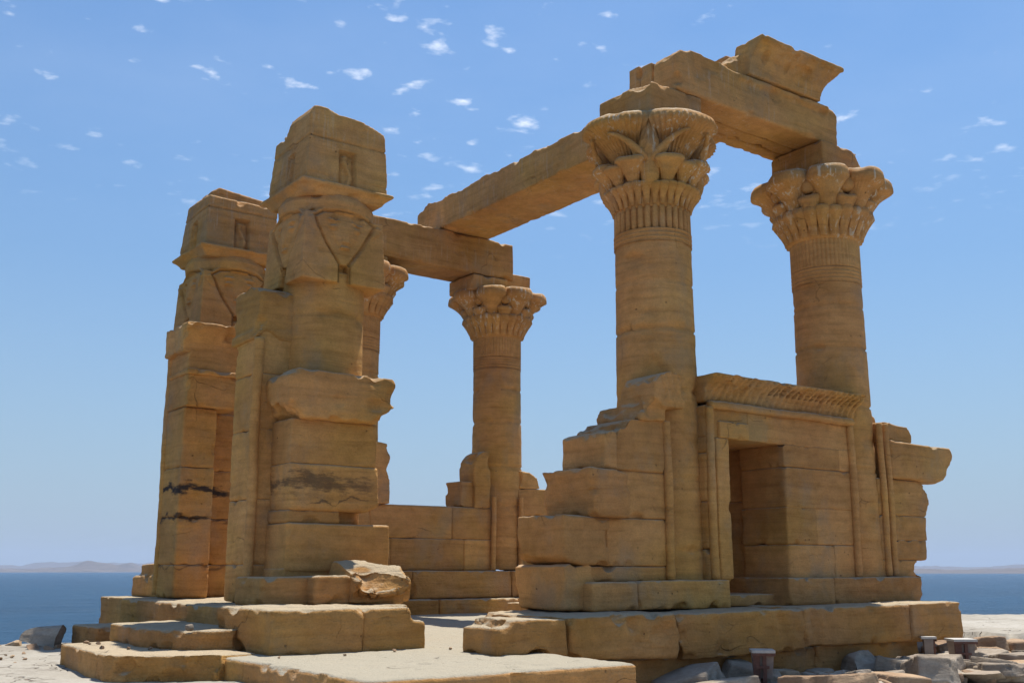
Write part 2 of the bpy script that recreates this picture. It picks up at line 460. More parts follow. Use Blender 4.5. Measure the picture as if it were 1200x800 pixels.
# lake
def water():
    M = Mat('lake_water')
    M.b.inputs['Base Color'].default_value = (.010, .075, .17, 1)
    M.b.inputs['Roughness'].default_value = .3; M.b.inputs['IOR'].default_value = 1.33
    M.b.inputs['Specular IOR Level'].default_value = .22
    a = M.noise(M.map((.55, .9, 1)), 1.0, 6, .65, .3)
    b = M.noise(M.map((.03, .05, 1)), 1.0, 4, .6)
    nb = M.bump(a, 1.6, 1); nb = M.bump(b, 5, .6, nb)
    M.l(nb, M.b.inputs['Normal'])
    f = M.noise(M.map((.012, .02, 1)), 1.0, 5, .6)
    M.l(M.ramp(f, [(.35, (.001, .036, .085)), (.65, (.001, .052, .118))]), M.b.inputs['Base Color'])
    g = Geo(); S = 6800
    g.add([(-S, -S, -7.5), (S, -S, -7.5), (S, S, -7.5), (-S, S, -7.5)], [(0, 1, 2, 3)])
    return tag(mesh_obj('water', g, M.m, sm=False), kind='structure')
water()

# far shores: ridges at true distance
def hills(name, az0, az1, dist, depth, hfun, mat, seed):
    n, m_ = 220, 26; V = []
    for j in range(m_):
        d = dist+depth*j/(m_-1)
        for i in range(n):
            t = i/(n-1); az = az0+(az1-az0)*t
            V.append((d*cos(az), d*sin(az), 0))
    V = np.array(V); J = np.repeat(np.arange(m_), n)/(m_-1); I = np.tile(np.arange(n), m_)/(n-1)
    prof = np.sin(np.clip(J*1.25, 0, 1)*pi/2)*np.where(J > .85, (1-J)/.15, 1)
    H = hfun(I)*(.55+.6*(fbm(V, 1/160., 4, seed)+.5))
    V[:, 2] = -9.0+np.clip(H*prof+4*fbm(V, 1/35., 4, seed+3)*prof, 0, None)*1.0+1.5*(J > 0)*(J < 1)
    F = []
    for j in range(m_-1):
        for i in range(n-1): F.append((j*n+i, j*n+i+1, (j+1)*n+i+1, (j+1)*n+i))
    g = Geo(); g.add(V, F); return tag(mesh_obj(name, g, mat), kind='structure')
def hillmat():
    M = Mat('desert_hills'); f = M.noise(M.pos, .02, 6, .6)
    M.l(M.ramp(f, [(.3, (.07, .062, .06)), (.6, (.12, .10, .09))]), M.b.inputs['Base Color']); M.b.inputs['Roughness'].default_value = 1
    return M.m
HM = hillmat()
def azpx(x): return YAW-math.atan((x-600)/1289.)
def bumpf(t, c, w_, h): return h*np.exp(-((t-c)/w_)**2)
hills('hills', azpx(-260), azpx(215), 3300, 500, lambda t: 10+bumpf(t, .735, .035, 30)+bumpf(t, .79, .03, 18)+bumpf(t, .85, .03, 18)+bumpf(t, .65, .06, 10)+bumpf(t, .3, .15, 22), HM, 31)
hills('hills', azpx(-260), azpx(215), 5600, 900, lambda t: 46+10*np.sin(t*9), HM, 37)
hills('hills', azpx(1000), azpx(1500), 2300, 600, lambda t: 9+3*np.sin(t*17), HM, 43)
hills('hills', azpx(900), azpx(1500), 5200, 900, lambda t: 34+8*np.sin(t*11), HM, 47)

def haze():
    m = bpy.data.materials.new('haze'); m.use_nodes = True; t = m.node_tree; t.nodes.clear()
    o = t.nodes.new('ShaderNodeOutputMaterial'); p = t.nodes.new('ShaderNodeVolumePrincipled')
    p.inputs['Color'].default_value = (.62, .76, 1.0, 1); p.inputs['Density'].default_value = 1.3e-4
    t.links.new(p.outputs[0], o.inputs['Volume'])
    g = Geo(); hv, hf = box(-7000, 7000, -7000, 7000, -20, 110); g.add(hv, [q[::-1] for q in hf]); tag(mesh_obj('haze', g, m, sm=False), kind='stuff')
haze()

# ================================================================== COLUMNS
def shaft(cx, cy, z0, z1, r0, r1, joints, seed, n=180, scars=()):
    zs = list(np.arange(z0, z1, .03))+[z1]
    V, F = lathe(cx, cy, [(z, r0+(r1-r0)*(z-z0)/(z1-z0)) for z in zs], n)
    V = np.array(V)
    D = V-np.array([cx, cy, 0]); D[:, 2] = 0; D /= np.linalg.norm(D, axis=1)[:, None]
    d = .006*fbm(V, 1.5, 4, seed)+.005*fbm(V*np.array([.7, .7, 6]), 2, 3, seed+3)+.003*fbm(V, 12, 2, seed+7)
    for k, jz in enumerate(joints):
        wob = .012*fbm(V, 1.2, 2, seed+20+k)
        dz = np.abs(V[:, 2]-jz-wob)
        d -= .022*np.exp(-(dz/.013)**2)
        d -= np.clip(fbm(V, 5, 2, seed+60+k)-.2, 0, 1)*.09*np.exp(-(dz/.06)**2)
    d -= np.clip(fbm(V*np.array([1, 1, 2.2]), 2.0, 3, seed+33)-.36, 0, 1)*.09
    for (a, z, w_, h_, dep) in scars:
        an = np.arctan2(D[:, 1], D[:, 0]); da = (an-a+pi) % (2*pi)-pi
        t = np.clip(1-np.abs(da)/w_-np.clip((V[:, 2]-z)/h_, 0, 1)+.25*fbm(V, 6, 3, seed), 0, 1)*(V[:, 2] > z-.02)
        d -= dep*np.clip(t*3, 0, 1)
    V = V+D*d[:, None]
    g = Geo(); g.add(V, F, .5); return g

def umbel(cx, cy, th, r0, z0, r1, z1, rho0, rho1, ribs=0, pw=1.9, n=40, lip=.05, squash=1.0, seed=0, ribamp=.03):
    prof = []
    K = 14
    for k in range(K+1):
        t = k/K; prof.append((r0+(r1-r0)*t**1.3, z0+(z1-z0)*t, rho0+(rho1-rho0)*t**pw, t))
    prof += [(r1, z1+lip*.35, rho1*1.015, 2), (r1, z1+lip*.8, rho1*.97, 2), (r1, z1+lip*1.1, rho1*.86, 2), (r1, z1+lip*1.2, rho1*.5, 2), (r1, z1+lip*1.2, .01, 2)]
    V = []; F = []
    rd = (cos(th), sin(th)); tg = (-sin(th), cos(th))
    for (c_, z, rho, t) in prof:
        for i in range(n):
            a = 2*pi*i/n; rr = rho
            if ribs and .25 < t < 1.2: rr *= 1+ribamp*cos(ribs*a)
            x = c_+rr*cos(a)*squash; y = rr*sin(a)
            # the flower leans outwards: outer side of the rim hangs a little
            zz = z-(.10*rr*cos(a)*(t if t <= 1 else 1))
            V.append((cx+rd[0]*x+tg[0]*y, cy+rd[1]*x+tg[1]*y, zz))
    for j in range(len(prof)-1):
        for i in range(n): F.append((j*n+i, j*n+(i+1) % n, (j+1)*n+(i+1) % n, (j+1)*n+i))
    F.append(tuple(range(n-1, -1, -1))); F.append(tuple(range((len(prof)-1)*n, len(prof)*n)))
    V = np.array(V)
    V[:, 2] += .02*fbm(V, 4, 3, seed)*(V[:, 2] > z0+.6*(z1-z0)); V[:, :2] += (.012*fbm(V, 3, 3, seed+5))[:, None]
    V[:, 2] -= np.clip(fbm(V, 3.2, 2, seed+9)-.35, 0, 1)*.08*(V[:, 2] > z1-.02)
    return V, F

def palm_leaf(cx, cy, th, r, z0, z1, w_, lean=.1):
    """pointed leaf with a raised midrib and slanting veins, standing against the bell"""
    V = []; F = []; m_, n = 14, 13
    rd = (cos(th), sin(th)); tg = (-sin(th), cos(th))
    for side in (0, 1):
        for j in range(m_+1):
            t = j/m_; hw = w_*(1-t)**.8*(.55+.9*t if t < .5 else 1.0)
            for i in range(n):
                s_ = -1+2*i/(n-1)
                rr = r+lean*t-side*.12+(.035*(1-abs(s_))-.012*cos((abs(s_)*3+t*6)*pi))*(1-side)
                y = hw*s_+.001; V.append((cx+rd[0]*rr+tg[0]*y, cy+rd[1]*rr+tg[1]*y, z0+(z1-z0)*t))
    L = (m_+1)*n
    for j in range(m_):
        for i in range(n-1):
            a = j*n+i; F.append((a, a+1, a+n+1, a+n)); F.append((L+a, L+a+n, L+a+n+1, L+a+1))
        for e in (0, n-1):
            a = j*n+e; F.append((a, a+n, L+a+n, L+a) if e == 0 else (a+n, a, L+a, L+a+n))
    return V, F

def tilt_leaf(cx, cy, th0, th1, r0, z0, r1, z1, rad):
    pts = []; rs = []
    for k in range(9):
        t = k/8; th = th0+(th1-th0)*t**.8; r = r0+(r1-r0)*t; z = z0+(z1-z0)*(1-(1-t)**1.7)
        pts.append((cx+r*cos(th), cy+r*sin(th), z)); rs.append(rad*(1-.8*t)**.8+.004)
    return tube(pts, rs, 8)

GRP_COL = 'composite columns of the kiosk'
def column(cx, cy, label, four, seed, joints, scars=(), zb=-.16):
    T = Thing('composite_column', (cx, cy, zb), label, 'column', GRP_COL)
    ztop = 3.60
    T.part('shaft', shaft(cx, cy, zb, ztop, .475, .435, joints, seed, scars=scars), ST)
    nb = Geo()                                                       # neck: bands, then bound stems
    if four:
        prof = []
        for z in np.arange(ztop-.002, 3.745, .006):
            r = .437+(.012 if (.03 < (z-ztop) % .048 < .048) else 0); prof.append((z, r))
        nb.add(*lathe(cx, cy, prof, 96))
        nb.add(*lathe(cx, cy, [(3.744, .405), (4.12, .41)], 64))
        for i in range(32):
            a = 2*pi*(i+.5)/32; x, y = cx+.408*cos(a), cy+.408*sin(a)
            wob = random.uniform(-.004, .004)
            nb.add(*tube([(x, y, 3.735), (x, y, 3.80), (x+wob, y+wob, 3.95), (x, y, 4.10)], [.036, .036, .034, .034], 10), random.uniform(.35, .65))
    else:
        prof = [(z, .437+(.01 if (.03 < (z-ztop) % .048 < .048) else 0)) for z in np.arange(ztop-.002, 3.80, .006)]
        nb.add(*lathe(cx, cy, prof, 96))
        nb.add(*lathe(cx, cy, [(3.80, .434)]+[(3.82+.04*k, .434) for k in range(11)]+[(4.25, .434)], 480,
                      fr=lambda r, a, z: r+.012*abs(cos(26*a)) if 3.81 < z < 4.24 else r))
    T.part('neck_bands', nb, ST)
    cp = Geo()
    if four:
        cp.add(*lathe(cx, cy, [(4.0, .43), (4.3, .46), (4.6, .44), (4.85, .5), (5.05, .56), (5.09, .5)], 64))
        for i in range(32):                                          # small buds crowning the stems
            a = 2*pi*(i+.5)/32
            cp.add(*umbel(cx, cy, a, .435, 4.02, .51, 4.225, .028, .072, 0, 2.2, 14, .035, .9, seed+i), random.uniform(.3, .7))
        for i in range(16):
            a = 2*pi*(i)/16
            if i % 2 == 1: cp.add(*umbel(cx, cy, a, .45, 4.17, .58, 4.49, .06, .18, 14, 2.6, 56, .05, .75, seed+60+i, .04), .55)
            elif i % 4 == 2: cp.add(*ellip(cx+.50*cos(a), cy+.50*sin(a), 4.38, .11, .11, .2), .5)
            else: cp.add(*umbel(cx, cy, a, .46, 4.17, .57, 4.45, .05, .15, 14, 2.6, 56, .045, .75, seed+60+i, .04), .55)
        for k in range(4):
            a = pi/4+k*pi/2
            cp.add(*palm_leaf(cx, cy, a, .56, 4.42, 4.99, .20, .05))
            for sg in (-1, 1):
                cp.add(*tilt_leaf(cx, cy, a+sg*.03, a+sg*.62, .55, 4.50, .80, 4.80, .05))
                cp.add(*tilt_leaf(cx, cy, a+sg*.10, a+sg*.40, .52, 4.36, .66, 4.70, .05))
        cap = T.part('capital', cp, ST_CAP)
        for k in range(4):
            a = k*pi/2
            g = Geo(); g.add(*umbel(cx, cy, a, .26, 4.38, .425, 4.95, .20, .48, 40, 2.7, 320, .11, .93, seed+90+k, .045), .55)
            T.part('papyrus_umbel', g, ST_CAP, cap)
    else:
        cp.add(*lathe(cx, cy, [(4.17, .44), (4.2, .47), (4.5, .52), (4.7, .50), (4.9, .58), (5.0, .62), (5.03, .55)], 64))
        for i in range(24):
            a = 2*pi*(i+.5)/24
            cp.add(*umbel(cx, cy, a, .46, 4.20, .58, 4.50, .05, .095, 6, 1.6, 36, .06, .8, seed+i, .07), random.uniform(.3, .7))
        for i in range(8):
            a = 2*pi*(i+.5)/8
            cp.add(*umbel(cx, cy, a, .50, 4.38, .60, 4.66, .08, .15, 12, 1.4, 24, .04, .7, seed+40+i), .5)
            cp.add(*ellip(cx+.62*cos(a), cy+.62*sin(a), 4.84, .11, .11, .11), .4)
            cp.add(*tilt_leaf(cx, cy, a-.02, a-.30, .60, 4.62, .64, 4.86, .035)); cp.add(*tilt_leaf(cx, cy, a+.02, a+.30, .60, 4.62, .64, 4.86, .035))
        cap = T.part('capital', cp, ST_CAP)
        for i in range(8):
            a = 2*pi*i/8+pi/4
            g = Geo(); rr = .285*random.uniform(.93, 1.04)
            g.add(*umbel(cx, cy, a, .47, 4.45, .665, 4.89, .12, rr, 30, 3.1, 120, .14, .95, seed+90+i, .02), .55)
            T.part('papyrus_umbel', g, ST_CAP, cap)
    return T
tC = column(8.40, 8.65, 'nearest tall column, its capital of four large ribbed papyrus bells', True, 100, (.2, .95, 1.9, 2.6, 3.15), scars=((-2.45, 1.95, .75, .42, .05),))
tD = column(11.46, 8.57, 'column right of the small doorway, with a rounded many-flowered capital', False, 200, (.3, 1.2, 2.0, 2.75, 3.3))
tB = column(11.45, 16.0, 'far slimmer-looking column standing clear in the middle opening', False, 300, (.35, 1.1, 1.8, 2.6, 3.2), zb=0)
tA = column(8.45, 16.0, 'far column mostly hidden behind the nearer Hathor-headed column', False, 400, (.35, 1.1, 1.8, 2.6, 3.2), zb=0)
# abacus blocks
tC.part('abacus', stone(Geo(), box(7.95, 8.83, 8.2, 9.04, 5.02, 5.44), .03, .008, 4), ST_TOP)
tD.part('abacus', stone(Geo(), join(box(10.98, 11.75, 8.14, 9.0, 4.98, 5.44), prism([(11.7, 4.98), (11.98, 4.98), (11.95, 5.22), (11.86, 5.33), (11.7, 5.42)], 1, 8.2, 8.9)), .03, .012, 6), ST_TOP)
tB.part('abacus', stone(Geo(), join(box(10.62, 11.4, 15.58, 16.4, 4.98, 5.26), box(11.38, 11.97, 15.66, 16.3, 4.98, 5.42)), .03, .01, 4), ST_TOP)
tA.part('abacus', stone(Geo(), box(8.05, 8.85, 15.6, 16.4, 4.98, 5.26), .03, .01, 4), ST_TOP)

# ================================================================== HATHOR COLUMNS
def hathor(cx, cy, label, seed, naos, broken=False):
    T = Thing('hathor_column', (cx, cy, -.3), label, 'column', 'two columns with Hathor capitals at the entrance')
    T.part('shaft', shaft(cx, cy, -.3, 3.2, .475, .455, (.46, 1.05, 1.5, 2.05, 2.72), seed), ST)
    S = [lathe(cx, cy, [(3.0, .455), (3.3, .38), (3.9, .38), (4.0, .44)], 48),
         lathe(cx, cy, [(3.855, .47), (3.88, .53), (4.0, .545), (4.08, .50)], 48)]
    # square head block, sloping in towards the top, with flaring lip
    for k in range(4):
        c_, s_ = round(cos(k*pi/2)), round(sin(k*pi/2))
        def R(p): return (cx+c_*p[0]-s_*p[1], cy+s_*p[0]+c_*p[1], p[2])
        def pr(poly, d_b, d_t, thick):
            """polygon on face -y side: (x,z); face distance varies with height"""
            z0, z1 = 3.05, 3.95; out = []; F = []; n = len(poly)
            for th in (0, thick):
                for (x, z) in poly:
                    d = d_b+(d_t-d_b)*(z-z0)/(z1-z0); out.append(R((x, -(d-th), z)))
            F = [tuple(range(n)), tuple(range(2*n-1, n-1, -1))]+[(i, (i+1) % n, n+(i+1) % n, n+i) for i in range(n)]
            return out, F
        for sg in (-1, 1):
            poly = [(sg*.062, 3.07), (sg*.51, 3.07), (sg*.495, 3.5), (sg*.475, 3.84), (sg*.37, 3.83), (sg*.212, 3.50), (sg*.062, 3.30)]
            if sg < 0: poly = poly[::-1]
            S.append(pr(poly, .515, .475, .2))
            # ear
            S.append(pr([(sg*.33, 3.64), (sg*.42, 3.70), (sg*.45, 3.77), (sg*.35, 3.80)], .53, .497, .12))
        # face: broad above, narrow chin; brow, nose, lips
        S.append(pr([(-.07, 3.28), (.07, 3.28), (.22, 3.49), (.375, 3.80), (.32, 3.88), (.2, 3.93), (-.2, 3.93), (-.32, 3.88), (-.375, 3.80), (-.22, 3.49)], .485, .470, .2))
        S.append(ellip(*R((0, -.40, 3.66)), .21 if s_ == 0 else .12, .12 if s_ == 0 else .21, .25, 20, 12))
        S.append(pr([(-.052, 3.53), (.052, 3.53), (.024, 3.74), (-.024, 3.74)], .545, .505, .14))
        S.append(pr([(-.065, 3.465), (.065, 3.465), (.05, 3.49), (-.05, 3.49)], .522, .512, .12))
        for sg in (-1, 1):
            S.append(ellip(*R((sg*.125, -.492, 3.695)), .062 if s_ == 0 else .026, .026 if s_ == 0 else .062, .026, 12, 8))
            S.append(ellip(*R((sg*.13, -.490, 3.775)), .085 if s_ == 0 else .024, .024 if s_ == 0 else .085, .016, 12, 8))
    def groove(V, N):
        D = np.zeros_like(V); u = V[:, 0]-cx; v = V[:, 1]-cy; z = V[:, 2]
        for ax, q, o in ((1, np.abs(u), v), (0, np.abs(v), u)):
            d = np.full(len(V), 9.)
            for (a0, b0), (a1, b1) in (((.062, 3.07), (.062, 3.29)), ((.062, 3.29), (.215, 3.50)), ((.215, 3.50), (.37, 3.79)), ((.37, 3.79), (.25, 3.87)), ((.25, 3.87), (0, 3.89))):
                L = (a1-a0)**2+(b1-b0)**2; t = np.clip(((q-a0)*(a1-a0)+(z-b0)*(b1-b0))/L, 0, 1)
                d = np.minimum(d, np.hypot(q-a0-t*(a1-a0), z-b0-t*(b1-b0))+(.004 if b0 > 3.78 else 0))
            m_ = np.clip(1.25-d/.019, 0, 1)*(np.abs(o) > .38)*(np.abs(N[:, ax]) > .5)
            D[:, ax] -= np.sign(o)*m_*.055
        return D
    g = Geo(); stone(g, join(*S), .012, .003, .6, .002, .5, chips=.12, carve=groove)
    cap = T.part('hathor_capital', g, ST)
    # flaring cornice slab
    def fl(zs):
        V = []; F = []
        for z, h in zs:
            V += [(cx-h, cy-h, z), (cx+h, cy-h, z), (cx+h, cy+h, z), (cx-h, cy+h, z)]
        F.append((3, 2, 1, 0)); L = len(V); F.append((L-4, L-3, L-2, L-1))
        for j in range(len(zs)-1):
            for i in range(4): F.append((j*4+i, j*4+(i+1) % 4, j*4+4+(i+1) % 4, j*4+4+i))
        return V, F
    cut = [fl([(4.05, .47), (4.09, .49), (4.125, .53), (4.145, .565), (4.16, .572), (4.185, .57)])]
    T.part('cornice', stone(Geo(), join(*cut), .019, .008, 2, .004, .6, chips=.35), ST, cap)
    # naos block with little doorways
    def carve(V, N):
        D = np.zeros_like(V); u = V[:, 0]-cx; v = V[:, 1]-cy; z = V[:, 2]
        for ax, coord, sgn in ((1, u, -1), (0, v, -1), (1, u, 1), (0, v, 1)):
            fm = (N[:, ax]*sgn > .7)
            q = np.abs(coord-(.0 if ax else -.02)); 
            fr = ((np.abs(q-.085) < .02) & (z > 4.2) & (z < 4.58)) | ((q < .10) & (np.abs(z-4.58) < .02))
            niche = (q < .07) & (z > 4.2) & (z < 4.6)
            snake = np.abs(coord-.035*np.sin((z-4.2)*16)) < .03
            d = np.where(fr, .065, 0)+np.where(niche & ~snake & ~fr, .035, 0)
            band = ((np.abs(z-4.72) < .014)*.022+(np.abs(z-4.28) < .01)*.012*(q > .16))+((z < 4.25) * .0)
            D[:, ax] -= sgn*fm*(d+band)
        return D
    T.part('naos_block', stone(Geo(), naos, .017, .012, 4, .006, .5, carve, chips=.5), ST_TOP)
    return T
def naos1():
    p = [(4.80, 4.17), (5.82, 4.17), (5.83, 4.5), (5.78, 4.88), (5.66, 4.93), (5.55, 4.99), (5.3, 5.00), (5.15, 5.03), (4.97, 5.07), (4.86, 5.05), (4.80, 4.97)]
    q = [(10.30, 4.16), (11.38, 4.16), (11.33, 4.6), (11.27, 4.82), (11.0, 4.86), (10.9, 4.95), (10.62, 5.0), (10.5, 5.08), (10.30, 5.08)]
    return join(hexa([(4.81, 10.3, 4.17), (5.83, 10.3, 4.17), (5.83, 11.36, 4.17), (4.81, 11.36, 4.17)], [(4.84, 10.33, 4.92), (5.79, 10.33, 4.90), (5.79, 11.3, 4.88), (4.86, 11.30, 4.90)]),
                prism([(4.85, 4.6), (5.79, 4.6), (5.78, 4.93), (5.62, 4.99), (5.45, 5.03), (5.2, 5.04), (5.02, 5.10), (4.88, 5.08), (4.84, 4.98)], 1, 10.33, 10.95),
                prism([(4.95, 4.6), (5.76, 4.6), (5.7, 4.98), (5.3, 5.02), (4.92, 4.99)], 1, 10.9, 11.22))
def naos2():
    return join(hexa([(4.81, 13.3, 4.17), (5.83, 13.3, 4.17), (5.83, 14.36, 4.17), (4.81, 14.36, 4.17)], [(4.83, 13.33, 4.88), (5.80, 13.33, 4.86), (5.79, 14.3, 4.95), (4.88, 14.26, 4.95)]),
                prism([(4.84, 4.6), (5.78, 4.6), (5.74, 4.95), (5.0, 5.03), (4.88, 4.95)], 1, 13.4, 14.2))
hathor(5.30, 10.80, 'nearer, taller-looking Hathor-headed column with a square block on top', 500, naos1())
hathor(5.30, 13.80, 'farther Hathor-headed column at the left end of the kiosk', 600, naos2())

# ================================================================== BEAMS
def rbeam(u0, u1, v0, v1, z0, z1, top, axis, seed):
    """beam with an uneven top line; top: list of offsets"""
    n = len(top)
    if axis == 0: poly = [(u0, z0), (u1, z0)]+[(u1+(u0-u1)*i/(n-1), z1+top[n-1-i]) for i in range(n)]; return prism(poly, 1, v0, v1)
    poly = [(v0, z0), (v1, z0)]+[(v1+(v0-v1)*i/(n-1), z1+top[n-1-i]) for i in range(n)]; return prism(poly, 0, u0, u1)
T = Thing('architrave', (8.45, 8.6, 5.44), 'beam over the small doorway side, from the four-bell column to the column at right', 'stone beam')
g = Geo(); stone(g, join(prism([(8.44, 5.45), (11.40, 5.45), (11.41, 5.9), (11.35, 5.955), (9.4, 5.965), (9.15, 6.02), (8.7, 6.03), (8.50, 5.97), (8.44, 5.90)], 1, 8.20, 8.62),
                     box(9.5, 11.2, 8.165, 8.4, 5.885, 5.955)), .03, .010, 4)
T.part('outer_beam', g, ST_TOP)
g = Geo(); stone(g, prism([(8.44, 5.452), (11.36, 5.452), (11.38, 5.86), (9.0, 5.95), (8.75, 5.98), (8.44, 5.97)], 1, 8.63, 8.84), .03, .012, 5)
stone(g, prism([(8.46, 5.452), (11.36, 5.452), (11.36, 5.90), (9.0, 5.95), (8.6, 6.0), (8.46, 6.01)], 1, 8.85, 9.06), .03, .012, 5)
T.part('inner_beam', g, ST_TOP)
solo('roof_beam', stone(Geo(), rbeam(9.92, 11.0, 8.75, 16.42, 5.98, 6.55, [0, .01, 0, .02, 0, -.02, .01, .02, .0, .01, -.03, .02, .0, .01, -.02, .02, 0, -.05, .0, -.03, .02, -.11], 1, 3), .035, .012, 4),
     ST_TOP, (10.46, 12.6, 5.97), 'long beam running back across the open kiosk from front row to rear row', 'stone beam')
solo('architrave', stone(Geo(), rbeam(8.0, 11.54, 15.60, 16.40, 5.27, 5.96, [0, .01, 0, .01, 0, .01, 0, .02, -.01, 0, .01, -.01, 0], 0, 4), .035, .010, 4),
     ST_TOP, (8.45, 16, 5.26), 'rear beam between the hidden and the far middle column, carrying the long beam', 'stone beam')
# cavetto cornice fragment
def cav_profile(u0, u1, zb, zt, v0, out, vback, n=8, uout=0):
    """prism along U with a concave front: list of rings, optional outward flare of the right end"""
    pts = []
    for k in range(n+1):
        t = k/n; z = zb+(zt-zb)*.86*t; o = out*(t**2.4)
        pts.append((z, o))
    pts.append((zb+(zt-zb)*.90, out*1.06)); pts.append((zt, out*1.06))
    V = []; F = []
    for z, o in pts:
        e = uout*(o/out) if out else 0
        V += [(u0, v0-o, z), (u1+e, v0-o, z), (u1+e, vback, z), (u0, vback, z)]
    F.append((3, 2, 1, 0)); L = len(V); F.append((L-4, L-3, L-2, L-1))
    for j in range(len(pts)-1):
        for i in range(4): F.append((j*4+i, j*4+(i+1) % 4, j*4+4+(i+1) % 4, j*4+4+i))
    return V, F
solo('cornice_block', stone(Geo(), join(cav_profile(9.64, 11.02, 5.975, 6.41, 8.14, .22, 8.38, uout=.20),
                                        prism([(9.36, 5.985), (9.75, 5.985), (9.75, 6.30), (9.55, 6.24), (9.45, 6.16), (9.36, 6.06)], 1, 8.26, 8.55)), .024, .014, 4, .006, chips=.35),
     ST_TOP, (10.3, 8.4, 5.97), 'broken hollow-curved cornice block lying on top of the beam at upper right', 'stone block')

# ================================================================== SCREEN WALLS, FRONT
def torus_v(g, u, v, z0, z1, r, seed=0):
    zs = list(np.arange(z0, z1, .05))+[z1]
    pts = [(u+.006*math.sin(z*3+seed), v+.004*math.sin(z*5), z) for z in zs]
    g.add(*tube(pts, [r*random.uniform(.9, 1.05) for _ in zs], 14), .55)
    return g
# left broken wall
T = Thing('screen_wall', (7.1, 8.45, -.39), 'broken stepped wall left of the four-bell column, ragged at its left end', 'wall')
g = Geo()
stone(g, prism([(6.60, -.38), (7.0, -.38), (7.0, .03), (6.85, .05), (6.72, .02), (6.66, .06), (6.59, .03)], 1, 8.10, 8.9), .03, .016, 6)
stone(g, box(6.82, 7.40, 7.95, 8.85, -.385, -.115), .03, .010, 5)
stone(g, box(7.405, 8.71, 7.955, 8.85, -.385, -.105), .03, .010, 5)
stone(g, box(6.84, 8.02, 8.13, 8.8, -.12, .03), .03, .006, 3)
stone(g, prism([(6.56, .12), (6.68, .06), (6.80, .03), (7.15, .04), (7.15, .50), (6.56, .52)], 1, 8.06, 8.82), .03, .014, 5)
stone(g, box(7.14, 8.03, 8.12, 8.8, .03, .505), .03, .008, 4)
stone(g, prism([(6.90, .51), (7.1, .505), (7.36, .50), (7.38, .93), (7.2, .97), (6.86, .99), (6.85, .93), (6.89, .72)], 1, 8.00, 8.8), .03, .018, 7)
stone(g, box(7.3, 8.03, 8.12, 8.8, .50, .985), .03, .008, 4)
stone(g, prism([(7.09, .98), (7.25, .98), (7.25, 1.36), (7.18, 1.37), (7.09, 1.33)], 1, 8.05, 8.75), .03, .014, 5)
stone(g, prism([(7.24, .975), (8.03, .975), (8.03, 1.55), (7.6, 1.52), (7.48, 1.51), (7.34, 1.42), (7.24, 1.25)], 1, 8.10, 8.8), .03, .010, 5)
T.part('masonry', g, ST)
g = Geo(); torus_v(g, 7.99, 8.10, -.1, 1.52, .048); T.part('torus_moulding', g, ST)
g = Geo(); stone(g, join(prism([(7.58, 1.50), (7.95, 1.52), (7.95, 1.72), (7.68, 1.70), (7.62, 1.60)], 1, 8.06, 8.8),
                         prism([(7.72, 1.66), (8.20, 1.66), (8.22, 2.0), (8.12, 2.04), (7.98, 2.05), (7.84, 2.0), (7.76, 1.93)], 1, 8.01, 8.55)), .03, .014, 6,
                carve=lambda V, N: np.stack([0*V[:, 0], .02*(N[:, 1] < -.6)*(V[:, 0] > 7.85)*(V[:, 2] > 1.78)*(np.sin((V[:, 0]+.3*V[:, 2])*70) > 0), 0*V[:, 0]], 1))
T.part('cornice', g, ST)

# doorway wall between the two front columns
T = Thing('screen_wall', (9.95, 8.45, -.39), 'wall with the small dark doorway between the two front columns, carved cornice on top', 'wall')
g = Geo()
for (a, b, z0, z1) in ((8.60, 8.94, -.12, .22), (8.60, 8.935, .22, .72), (8.60, 8.945, .72, 1.24), (8.60, 8.94, 1.24, 1.42)):
    stone(g, box(a, b, 8.12, 8.80, z0, z1), .03, .006, 3)
for (a, b, z0, z1) in ((9.88, 10.7, -.12, .28), (10.69, 11.15, -.12, .28), (9.87, 10.4, .275, .70), (10.39, 11.15, .275, .70), (9.88, 11.15, .695, 1.16), (9.87, 10.9, 1.155, 1.42), (10.89, 11.15, 1.155, 1.42)):
    stone(g, box(a, b, 8.12, 8.80, z0, z1), .03, .008, 3)
stone(g, box(8.60, 9.28, 8.12, 8.8, 1.41, 1.76), .03, .006, 3)
stone(g, box(9.275, 11.15, 8.12, 8.8, 1.41, 1.76), .03, .008, 3)
stone(g, box(8.78, 9.27, 8.085, 8.2, 1.41, 1.60), .022, .005, 2)
stone(g, box(8.73, 8.93, 8.095, 8.2, -.1, 1.41), .022, .005, 2)
stone(g, box(9.96, 11.0, 8.79, 9.30, -.26, .8), .035, .01, 4)
stone(g, box(9.97, 11.0, 8.79, 9.28, .795, 1.42), .035, .01, 4)
stone(g, box(8.7, 11.0, 8.79, 9.6, 1.41, 1.8), .035, .01, 4)  # inner cap, added to keep the sun out of the doorway from above
stone(g, box(8.7, 10.2, 9.27, 9.6, -.7, .6), .035, .01, 4)  # back panel courses, added to make the doorway a dark recess
stone(g, box(8.7, 10.2, 9.27, 9.6, .595, 1.42), .035, .01, 4)
T.part('masonry', g, ST)
g = Geo(); stone(g, box(9.65, 10.45, 7.95, 8.85, -.385, -.09), .03, .010, 4)
stone(g, box(10.445, 12.17, 7.955, 8.85, -.385, -.085), .03, .010, 4)
T.part('plinth_course', g, ST_BASE)
g = Geo(); stone(g, box(8.7, 9.66, 8.15, 8.8, -.385, -.26), .03, .008, 4); T.part('threshold', g, ST)
for u in (8.645, 11.11):
    g = Geo(); torus_v(g, u, 8.10, -.1, 1.74, .048, u); T.part('torus_moulding', g, ST)
g = Geo(); zs = np.arange(8.64, 11.16, .05)
g.add(*tube([(u, 8.09+.004*math.sin(u*9), 1.765+.004*math.sin(u*5)) for u in zs], [.05*random.uniform(.85, 1.05) for _ in zs], 14), .6)
